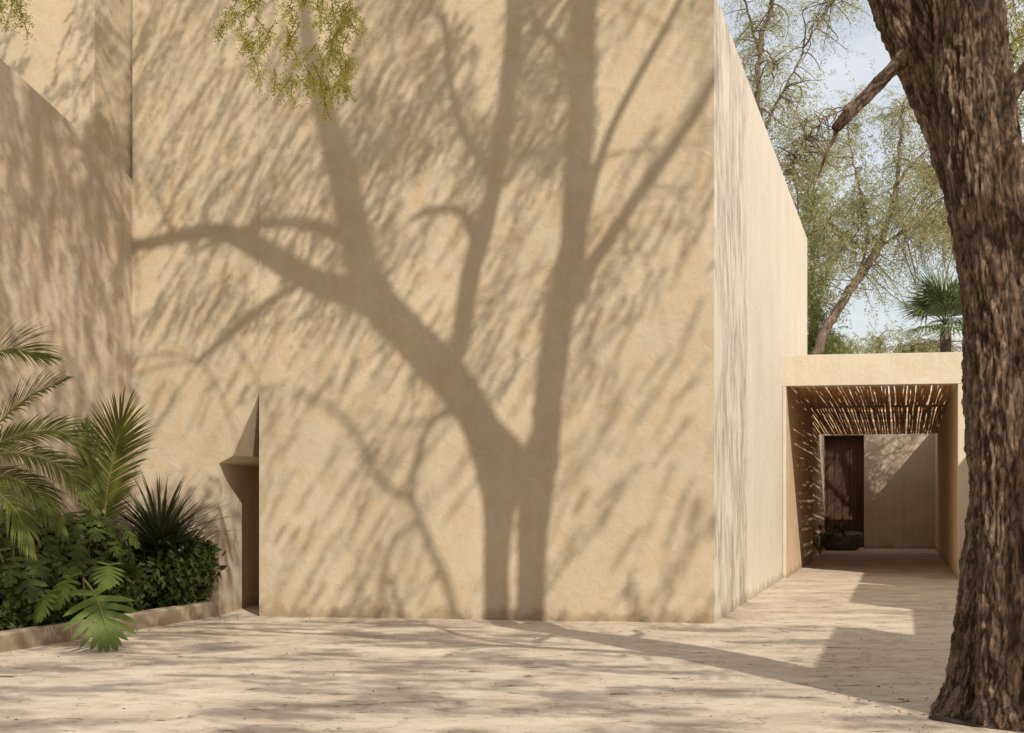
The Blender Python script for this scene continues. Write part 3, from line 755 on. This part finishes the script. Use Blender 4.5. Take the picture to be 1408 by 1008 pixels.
far_tree('mesquite_tree', 'feathery olive tree with one slanting trunk rising above the portico roof', gp(1095, 745),
    [[(*gp(1070, 746)[:2], -.1, .30), ap(1105, 560, Yt, 9), ap(1132, 462, Yt, 8), ap(1165, 405, Yt, 7.5), ap(1200, 352, Yt, 7), ap(1222, 300, Yt, 5), ap(1235, 240, Yt, 4), ap(1240, 150, Yt, 2)],
     [ap(1178, 388, Yt, 4), ap(1190, 345, Yt, 3), ap(1192, 300, Yt, 2.5), ap(1175, 230, Yt, 2), ap(1160, 150, Yt, 1.5)],
     [ap(1205, 345, Yt, 4), ap(1240, 320, Yt, 3), ap(1280, 310, Yt, 2), ap(1325, 320, Yt, 1.5)],
     [ap(1232, 250, Yt, 3), ap(1265, 215, Yt, 2.2), ap(1300, 190, Yt, 1.5)],
     [ap(1188, 345, Yt, 3), ap(1160, 320, Yt, 2), ap(1130, 310, Yt, 1.5)]],
    [bp(1200, 300, Yt, 110, 60, 4), bp(1150, 330, Yt, 60, 70, 2), bp(1270, 290, Yt, 90, 80, 3), bp(1215, 180, Yt, 110, 75, 3), bp(1330, 330, Yt, 60, 90, 1.5), bp(1250, 400, Yt, 80, 40, .5)],
    3500, (14, .14, .028), M['far_leaf'], 11, 420)
Yu = 37.
far_tree('mesquite_tree', 'thin branching olive tree leaning over the flank wall at the top of the sky', gp(1010, 758),
    [[(*gp(985, 758)[:2], -.1, .28), ap(1010, 500, Yu, 9), ap(1030, 300, Yu, 7), ap(1040, 160, Yu, 5), ap(1046, 60, Yu, 4.5), ap(1060, 10, Yu, 4), ap(1075, -60, Yu, 3)],
     [ap(1044, 80, Yu, 3), ap(1030, 20, Yu, 2.5), ap(1010, -40, Yu, 2)],
     [ap(1038, 200, Yu, 4), ap(1075, 130, Yu, 2.5), ap(1110, 60, Yu, 1.8), ap(1150, -10, Yu, 1.2)],
     [ap(1034, 300, Yu, 4), ap(1075, 240, Yu, 3), ap(1110, 190, Yu, 2), ap(1145, 150, Yu, 1.2)],
     [ap(1046, 60, Yu, 2), ap(1065, 90, Yu, 1.8), ap(1042, 115, Yu, 1)]],
    [bp(1040, 60, Yu, 60, 90, 2.2), bp(1070, 160, Yu, 70, 60, 2.4), bp(1110, 230, Yu, 60, 60, 2.0), bp(1110, 0, Yu, 80, 30, .9), bp(1200, -20, Yu, 80, 60, .7)],
    2200, (13, .12, .022), M['far_leaf'], 23, 330)
Yv = 52.
far_tree('mesquite_tree', 'dense green tree growing tight against the end of the flank wall', gp(1095, 738.7),
    [[(*gp(1095, 738.7)[:2], -.1, .25), ap(1108, 560, Yv, 7), ap(1118, 440, Yv, 6), ap(1116, 380, Yv, 5), ap(1120, 300, Yv, 3), ap(1118, 240, Yv, 2)],
     [ap(1118, 440, Yv, 3), ap(1130, 400, Yv, 2), ap(1140, 360, Yv, 1.5)]],
    [bp(1115, 420, Yv, 22, 110, 2), bp(1118, 300, Yv, 26, 90, 1.6), bp(1130, 468, Yv, 40, 34, 1.2)],
    1700, (14, .15, .04), M['far_leaf_green'], 31, 150)
Yw = 56.
far_tree('low_tree', 'low green treetop showing just above the middle of the portico roof', gp(1200, 735.3),
    [[(*gp(1200, 735.3)[:2], -.1, .2), ap(1200, 600, Yw, 6), ap(1205, 500, Yw, 5), ap(1210, 470, Yw, 3)], [ap(1203, 520, Yw, 4), ap(1250, 480, Yw, 2)], [ap(1203, 520, Yw, 4), ap(1160, 485, Yw, 2)]],
    [bp(1165, 485, Yw, 50, 26, 2), bp(1215, 482, Yw, 60, 30, 2.4), bp(1265, 485, Yw, 50, 34, 2), bp(1320, 480, Yw, 60, 40, 2)],
    1500, (14, .14, .035), M['far_leaf'], 37, 200, zmin=5.5)
Yx = 33.
far_tree('mesquite_tree', 'olive tree half hidden behind the big trunk to the right of the portico', gp(1470, 766.8),
    [[(*gp(1470, 766.8)[:2], -.1, .25), ap(1455, 600, Yx, 11), ap(1440, 450, Yx, 9), ap(1415, 320, Yx, 7), ap(1400, 200, Yx, 5), ap(1390, 60, Yx, 3)],
     [ap(1430, 400, Yx, 6), ap(1380, 330, Yx, 4), ap(1330, 270, Yx, 2.5), ap(1290, 230, Yx, 1.5)],
     [ap(1410, 300, Yx, 5), ap(1440, 180, Yx, 3), ap(1450, 40, Yx, 2)], [ap(1440, 430, Yx, 6), ap(1380, 400, Yx, 3), ap(1330, 390, Yx, 2)]],
    [bp(1310, 250, Yx, 70, 80, 2.4), bp(1330, 120, Yx, 70, 80, 1.2), bp(1410, 100, Yx, 70, 120, 2), bp(1440, 300, Yx, 80, 120, 3)],
    2600, (14, .11, .026), M['far_leaf'], 41, 300)

# fan palm beyond the roof
def fan_palm():
    Yp = 43.; c = at(1300, 446, Yp); root = empty('fan_palm', (c.x, c.y, 0)); tag(root, 'fan palm with stiff dark fronds above the portico next to the trunk', 'palm')
    q = MB(); q.tube([(c.x, c.y, -.1), (c.x + .06, c.y, 2.5), (c.x, c.y, c.z - .1)], [.2, .16, .17], 14); q.build('trunk', M['far_bark'], root, True)
    rr = random.Random(3)
    for i in range(26):
        w = i * 2.4; el_ = rr.uniform(-.25, 1.35); L = rr.uniform(.35, .75)
        dv = Vector((math.cos(w) * math.cos(el_), math.sin(w) * math.cos(el_) * .9, math.sin(el_)))
        q = MB(); h = c + dv * L; q.tube([c, c + dv * L * .5 + V(0, 0, .03), h], [.018, .013, .011], 5)
        sd = dv.cross(V(0, 0, 1)).normalized(); un = sd.cross(dv)
        R = rr.uniform(1.25, 1.75)
        for k in range(22):
            f = (k - 10.5) / 10.5 * 1.45
            bd = (dv * math.cos(f) + sd * math.sin(f)).normalized(); pw = bd.cross(un).normalized()
            l = R * (1 - .25 * abs(f) / 1.45)
            m1 = h + bd * l * .5 + un * .03; tip = h + bd * l - V(0, 0, .12 * l * (1 + abs(f)))
            q.add([h, m1 + pw * .034, tip, m1 - pw * .034], [(0, 1, 2, 3)])
        q.build('frond', M['fan'], root)
fan_palm()

# ------------------------------------------------------------------ planting bed
def frond(root, P, w_max, nleaf, droop, ang0=50, up=V(0, 0, 1), blade=.012, seed=0, name='frond', m='palm', prof=None, curl=.3):
    "P: control points of the rachis (x y z r)"
    rr = random.Random(seed); C = crom(P, 60)
    rb_ = MB(); rb_.tube([c[:3] for c in C], [c[3] for c in C], 6); fr = rb_.build(name, M['rachis'], root, True)
    q = MB()
    for i in range(nleaf):
        t = .16 + .84 * i / (nleaf - 1); j = min(58, int(t * 59)); f = t * 59 - j
        p = Vector(C[j][:3]).lerp(Vector(C[j + 1][:3]), min(f, 1)); tg = Vector(C[j + 1][:3] - C[j][:3]).normalized()
        sd = tg.cross(up).normalized(); un = sd.cross(tg)
        pf = (math.sin(min(1, (t - .10) * 1.25) * math.pi * .62) * (1 - max(0, t - .75) * 1.6)) if prof is None else prof(t)
        for s_ in (-1, 1):
            l = w_max * max(.12, pf) * rr.uniform(.88, 1.08)
            a = math.radians(ang0 * (1 - (.55 if prof is None else .40) * t) * (1 if t < .8 else 1 - (t - .8) * 4.2) + rr.uniform(-5, 5))
            dv = (tg * math.cos(a) + sd * s_ * math.sin(a) + un * (.22 + rr.uniform(-.08, .08))).normalized()
            pp = p.copy(); pts = [pp]; dcur = dv.copy(); n = 5
            for k in range(n):
                dcur = (dcur - V(0, 0, droop * (k + 1) / n * (1 + rr.uniform(-.3, .3)))).normalized(); pp = pp + dcur * (l / n); pts.append(pp)
            nv = dv.cross(un).normalized(); ws = [blade * x for x in (.45, 1, 1, .8, .5, .03)]; o = len(q.v)
            for k, x in enumerate(pts): q.v += [x + nv * ws[k], x - nv * ws[k]]
            q.f += [(o + 2 * k, o + 2 * k + 1, o + 2 * k + 3, o + 2 * k + 2) for k in range(n)]
    q.build('leaflets', M[m], fr)['kind'] = 'stuff'
    # leaflets hang under the rachis as its sub-part
    return fr
def fp(px, py, Y, r=.004): p = at(px, py, Y); return (p.x, p.y, p.z, r)
# big palm whose trunk stands outside the frame
pr_ = empty('feather_palm', gp(-70, 880)); tag(pr_, 'arching feather palm reaching in from the left edge above the bed', 'palm')
pc = (-75, 700)
q = MB(); b_ = gp(-70, 880); q.tube([V(b_.x, b_.y, -.02), V(b_.x - .02, b_.y, .6), V(*at(*pc, 13.2))], [.10, .085, .06], 14); q.build('trunk', M['far_bark'], pr_, True)
Fr = [
    ([fp(-75, 700, 13.2, .012), fp(-62, 600, 13.0, .010), fp(-35, 510, 12.8, .008), fp(10, 480, 12.6, .005), fp(58, 490, 12.5, .002)], .48, 46, .16),
    ([fp(-75, 700, 13.2, .012), fp(-50, 640, 12.9, .010), fp(-5, 585, 12.6, .008), fp(40, 545, 12.4, .005), fp(84, 526, 12.2, .002)], .36, 46, .15),
    ([fp(-75, 700, 13.2, .012), fp(-40, 640, 13.4, .010), fp(10, 605, 13.6, .008), fp(70, 592, 13.8, .006), fp(110, 612, 13.9, .004), fp(134, 665, 14.0, .002)], .42, 60, .20),
    ([fp(-75, 700, 13.2, .012), fp(-40, 655, 12.8, .010), fp(0, 625, 12.6, .008), fp(50, 628, 12.5, .006), fp(95, 650, 12.4, .004), fp(124, 690, 12.3, .002)], .36, 56, .26),
    ([fp(-75, 700, 13.2, .012), fp(-40, 670, 12.9, .010), fp(0, 655, 12.7, .008), fp(45, 672, 12.6, .006), fp(80, 715, 12.5, .003)], .40, 50, .34),
    ([fp(-75, 700, 13.2, .012), fp(-50, 680, 12.6, .010), fp(-15, 672, 12.3, .008), fp(20, 700, 12.1, .005), fp(40, 745, 12.0, .002)], .36, 44, .36),
]
for i, (P, w, n, dr2) in enumerate(Fr):
    frond(pr_, P, w, int(n * 1.45), dr2, 52, V(.15, -.75, .65), .0075, 50 + i)
# small upright palm
pr2 = empty('small_palm', gp(140, 852)); tag(pr2, 'small palm with one upright spear shaped frond beside the spiky plant', 'palm')
YS = 14.6
b_ = at(141, 845, YS)
q = MB(); P = crom([(b_.x, b_.y, .08, .034), fp(141, 790, YS, .028), fp(141, 740, YS, .022), fp(143, 700, YS, .016)], 20); q.tube([p[:3] for p in P], [p[3] for p in P], 10); q.build('trunk', M['rachis'], pr2, True)
frond(pr2, [fp(142, 775, YS, .015), fp(143, 720, YS, .012), fp(148, 670, YS, .009), fp(158, 620, YS, .006), fp(166, 585, YS, .003)], .54, 84, .09, 60, V(.12, -1, .1), .0085, 77,
      prof=lambda t: (.55 + .45 * min(1, (t - .2) * 2)) * (1 - max(0, t - .6) * .55) if t > .26 else .05)
frond(pr2, [fp(142, 770, YS, .012), fp(136, 715, YS, .009), fp(124, 660, YS + .2, .006), fp(116, 615, YS + .3, .004), fp(118, 585, YS + .4, .002)], .24, 50, .22, 55, V(.5, -.9, .1), .007, 78)

# spiky plant
def spiky(c, n, L, root, mname, w, seed, spread=1.0):
    rr = random.Random(seed); meshes = []
    for v in range(5):
        q = MB(); pts = 9; bend = rr.uniform(.15, .55)
        for k in range(pts):
            t = k / (pts - 1); ww = w * (1 - t ** 2.2) * (.55 + min(1, t * 4) * .45)
            x = V(bend * t * t * .5, 0, t * (1 - .18 * bend * t))
            q.v += [x + V(0, ww, 0), x + V(-.12 * w, 0, -.0) , x + V(0, -ww, 0)]
        for k in range(pts - 1):
            a = 3 * k; q.f += [(a, a + 1, a + 4, a + 3), (a + 1, a + 2, a + 5, a + 4)]
        me = bpy.data.meshes.new('leaf'); me.from_pydata([tuple(x) for x in q.v], [], q.f); me.materials.append(M[mname]); meshes.append(me)
    for i in range(n):
        o = bpy.data.objects.new('leaf', meshes[i % 5]); link(o, root)
        az = i * 2.39996; tilt = (math.sqrt(i / n) * 1.25 + rr.uniform(-.12, .12)) * spread
        o.location = V(math.cos(az), math.sin(az), 0) * .05 * tilt + c - Vector(root.location)
        s = L * rr.uniform(.8, 1.1) * (1 - .12 * tilt)
        o.rotation_euler = (0, tilt, az); o.scale = (s, rr.uniform(.8, 1.2), s)
c = at(220, 752, 15.75); r3 = empty('spiky_plant', (c.x, c.y, 0)); tag(r3, 'dark spiky plant with a burst of stiff pointed leaves next to the doorway', 'plant')
spiky(c, 200, .98, r3, 'spike', .020, 5)
q = MB(); q.tube([V(c.x, c.y, .03), V(c.x + .02, c.y, .4), c], [.05, .045, .05], 10); q.build('stem', M['far_bark'], r3, True)

# lobed leaves (shared mesh variants), used one object per leaf
def lobed_mesh(nm, nl, L, W, cut, m, seed, cup=.12, notch=.06):
    rr = random.Random(seed); q = MB(); mid = []
    n = nl * 2 + 1
    def mp_(x, y): return V(x, y, -cup * (x * x) / (W * W) * W * .8 - .22 * L * (y / L) ** 2)
    # each lobe is a finger that leaves the midrib; fingers share an inner web
    stat = []
    for s_ in (-1, 1):
        for i in range(nl):
            t0 = i / nl; t1 = (i + .93) / nl; tm = (t0 + t1) / 2
            reach = W * (math.sin((.16 + .80 * (1 - t0)) * math.pi * .56) ** .8) * (.55 + .5 * math.sin(tm * math.pi * .9 + .45)) * rr.uniform(.92, 1.05)
            a = math.radians(95 - 68 * tm - (20 if i == 0 else 0) * -1.2)
            dx, dy = s_ * math.sin(a), math.cos(a)
            y0, y1 = t0 * L, (i + 1) / nl * L
            web = cut * reach
            hw = (y1 - y0) * .5
            o = len(q.v); K_ = 6; yc = (y0 + y1) / 2
            for k in range(K_ + 1):
                u = k / K_; rch = reach * u
                if u <= cut: wv = hw * 1.02
                else:
                    v = (u - cut) / (1 - cut); wv = hw * .86 * (1 + .12 * math.sin(v * 3)) * max(.06, (1 - v ** 3.2))
                cx, cy = dx * rch, yc + dy * rch - .10 * s_ * 0 + .10 * reach * u * u
                wx, wy = -dy * s_ * wv, dx * s_ * wv
                if u <= cut: wx, wy = wx * u, wv
                q.v += [mp_(cx - wx, cy - wy), mp_(cx, cy) + V(0, 0, .012 * L * (1 - u)), mp_(cx + wx, cy + wy)]
            for k in range(K_):
                a_ = o + 3 * k
                fs = [(a_, a_ + 1, a_ + 4, a_ + 3), (a_ + 1, a_ + 2, a_ + 5, a_ + 4)]
                q.f += fs if s_ > 0 else [f[::-1] for f in fs]
    me = bpy.data.meshes.new(nm); me.from_pydata([tuple(x) for x in q.v], [], q.f); me.materials.append(m)
    me.polygons.foreach_set('use_smooth', [True] * len(me.polygons)); return me
def orient(nv, tipdir):
    "rotation whose local Z is the leaf normal and local Y the tip direction"
    z = nv.normalized(); y = (tipdir - z * tipdir.dot(z)).normalized(); x = y.cross(z)
    from mathutils import Matrix
    return Matrix((x, y, z)).transposed().to_euler()
# the monstera leaf that hangs over the kerb
mo = empty('monstera', gp(100, 862)); tag(mo, 'monstera whose single huge split leaf hangs over the kerb', 'plant')
base = at(128, 812, 12.45)
lm = lobed_mesh('leaf', 8, .56, .37, .40, M['monstera'], 3, .16)
def put(me, name, p, nv, td, s, root):
    o = bpy.data.objects.new(name, me); link(o, root); o.location = Vector(p) - Vector(root.location); o.rotation_euler = orient(nv, td); o.scale = (s, s, s); return o
lf = put(lm, 'leaf', base, V(.22, -.72, .66), V(.42, -.50, -.72), .92, mo)
q = MB(); q.tube([base, base + V(.10, -.13, -.13), base + V(.2, -.24, -.34)], [.006, .004, .0015], 5)
q.tube([base, base + V(-.12, .12, .10), base + V(-.22, .5, -.25), V(base.x - .2, base.y + .9, .1)], [.008, .009, .010, .012], 7); q.build('petiole', M['rachis'], mo, True)
for (px, py, Y, s, nx_) in [(96, 792, 12.9, .55, -.5), (70, 812, 12.8, .5, -.6), (150, 775, 13.4, .45, .2)]:
    put(lm, 'leaf', at(px, py, Y), V(nx_, -.6, .75), V(nx_ * .6, -.6, -.45), s, mo)

# lobed-leaf plants filling the left of the bed
lob = [lobed_mesh('leaf', 4, .26, .15, .42, M['lobed'], 10 + i, .2) for i in range(3)]
def leafy_plant(name, label, px, py, Y, n, rx, rz, s0, seed, meshes, cat='plant', group=None):
    rr = random.Random(seed); c = at(px, py, Y); root = empty(name, (c.x, c.y, .1)); tag(root, label, cat, group)
    st = MB()
    for i in range(n):
        th = rr.uniform(0, 6.283); ph = rr.uniform(-.5, 1.35)
        v = V(math.cos(th) * math.cos(ph), math.sin(th) * math.cos(ph), math.sin(ph)); r = rr.uniform(.55, 1.05)
        p = V(c.x + v.x * rx * r, c.y + v.y * rx * .8 * r, max(.16, c.z + v.z * rz * r))
        nv = (v + V(0, -.35, .55) + Vector([rr.uniform(-.35, .35) for _ in range(3)])).normalized()
        td = V(v.x, v.y - .3, -.35 + rr.uniform(-.3, .3))
        put(meshes[i % len(meshes)], 'leaf', p, nv, td, s0 * rr.uniform(.7, 1.25), root)
        a = V(c.x + rr.uniform(-.05, .05), c.y + rr.uniform(-.05, .05), .1); st.tube([a, a.lerp(p, .6) + V(0, 0, .08), p], [.006, .005, .003], 4)
    st.build('stems', M['rachis'], root, True)
    return root
leafy_plant('leafy_plant', 'broad lobed leaf plant low at the left frame edge', 22, 800, 13.25, 44, .42, .36, .85, 1, lob)
leafy_plant('leafy_plant', 'lobed leaf plant in front of the small palm stem', 112, 752, 14.45, 64, .46, .42, .85, 2, lob)
leafy_plant('leafy_plant', 'shaded lobed leaf plant directly under the drooping palm fronds', 40, 738, 14.2, 44, .40, .34, .85, 3, lob)

# small-leaved shrubs: stuff crowns with stems
def shrub(name, label, px, py, Y, rx, ry, rz, n, ll, lw, m, seed, hollow=.55):
    global RNG
    RNG = np.random.default_rng(seed); c = at(px, py, Y); root = empty(name, (c.x, c.y, .1)); tag(root, label, 'shrub')
    v = RNG.normal(size=(n, 3)); v /= np.linalg.norm(v, axis=1, keepdims=True); r = hollow + (1 - hollow) * RNG.uniform(0, 1, (n, 1)) ** .6
    r *= 1 + .42 * np.array([[noise.noise(Vector(x) * 2.2 + V(seed, 0, 0))] for x in v])
    p = np.array(c) + v * r * [rx, ry, rz]; keep = p[:, 2] > .13; p = p[keep]; v = v[keep]
    q = sprays(p, v + RNG.normal(size=v.shape) * .6 + [0, 0, -.15], RNG.uniform(.10, .2, len(p)), 6, ll, lw, .3, .9, .4)
    fr_ = ((q[..., 0] - k0.x) * kn.x + (q[..., 1] - k0.y) * kn.y).max(axis=1); q = q[(fr_ < -.03) | (q[..., 2].min(axis=1) > .22 + (fr_ + .03) * 2.2)]
    quads_obj('foliage', q, m, root)['kind'] = 'stuff'
    st = MB()
    for i in range(40):
        t = p[RNG.integers(len(p))]; a = V(c.x + random.uniform(-.08, .08), c.y, .08); b = Vector(t)
        st.tube([a, a.lerp(b, .5) + V(random.uniform(-.05, .05), 0, .05), b], [.009, .006, .003], 5)
    st.build('stems', M['far_bark'], root, True)
shrub('shrub', 'rounded dark leafy shrub beneath the spiky plant', 236, 795, 15.85, .56, .26, .40, 620, .15, .052, M['dark_leaf'], 61)
shrub('shrub', 'dark green shrub filling the bed behind the monstera leaf', 122, 806, 14.5, .50, .3, .34, 420, .13, .052, M['dark_leaf'], 62)
shrub('shrub', 'dense dark shrub low behind the left stretch of kerb', 25, 835, 13.2, .5, .3, .24, 380, .12, .05, M['dark_leaf'], 63)
cpl = PP(.0, 7.6 + 4.4); 
def pl2():
    global RNG
    RNG = np.random.default_rng(9); c = gp(1128, 765); root = empty('fern', c); tag(root, 'small dark leafy plant beside the stone basin in the passage', 'plant')
    for i in range(14):
        w = i * .9; L = random.uniform(.5, .9); dv = V(math.cos(w) * .5, math.sin(w) * .5, 1)
        P = [(*(c + V(0, 0, .02)), .006), (*(c + dv * L * .5), .005), (*(c + dv * L * .85 + V(math.cos(w), math.sin(w), -.1) * .12), .003), (*(c + dv * L + V(math.cos(w), math.sin(w), -.8) * .25), .002)]
        frond(root, P, .13, 18, .3, 55, V(0, -.7, .7), .014, i, m='dark_leaf')
pl2()

# litter and the soil gap round the tree foot
q = MB(); rr = random.Random(4); c = Vector((tree.location.x, tree.location.y, 0)); n = 40; ring = []
for k in range(n):
    w = 2 * math.pi * k / n; r = .405 * (1 + .30 * noise.noise(V(math.cos(w) * 1.6, math.sin(w) * 1.6, 2)) + rr.uniform(-.03, .03))
    ring.append((c.x + .06 + math.cos(w) * r * 1.02, c.y + .03 + math.sin(w) * r * .85, .007))
q.add([(c.x + .06, c.y + .03, .012)] + ring, [(0, k + 1, (k + 1) % n + 1) for k in range(n)])
o = q.build('soil_pit', M['soil']); tag(o, 'dark soil gap in the paving round the foot of the tree', kind='structure')
pts = []
for i in range(520):
    u = rr.random()
    if u < .35: w = rr.uniform(0, 6.28); r = .4 + abs(rr.gauss(0, .5)); pts.append((c.x + math.cos(w) * r, c.y + math.sin(w) * r))
    elif u < .7: p = k0.lerp(k1, rr.random()); pts.append((p.x + abs(rr.gauss(0, .25)), p.y - .02))
    else: pts.append((rr.uniform(-4, 4), rr.uniform(8, 15.5)))
pa = np.array([(x, y, .022) for x, y in pts]); w = RNG.uniform(0, 6.28, len(pa)); dv = np.stack([np.cos(w), np.sin(w), np.zeros(len(pa))], 1); sd_ = np.stack([-np.sin(w), np.cos(w), RNG.uniform(-.5, .5, len(pa))], 1)
l_ = RNG.uniform(.012, .035, (len(pa), 1)); lq = np.stack([pa, pa + dv * l_ * .5 + sd_ * l_ * .18 + [0, 0, .006], pa + dv * l_, pa + dv * l_ * .5 - sd_ * l_ * .18], 1)
o = quads_obj('leaf_litter', lq, M['litter']); tag(o, 'small dry leaves scattered on the paving', kind='stuff')
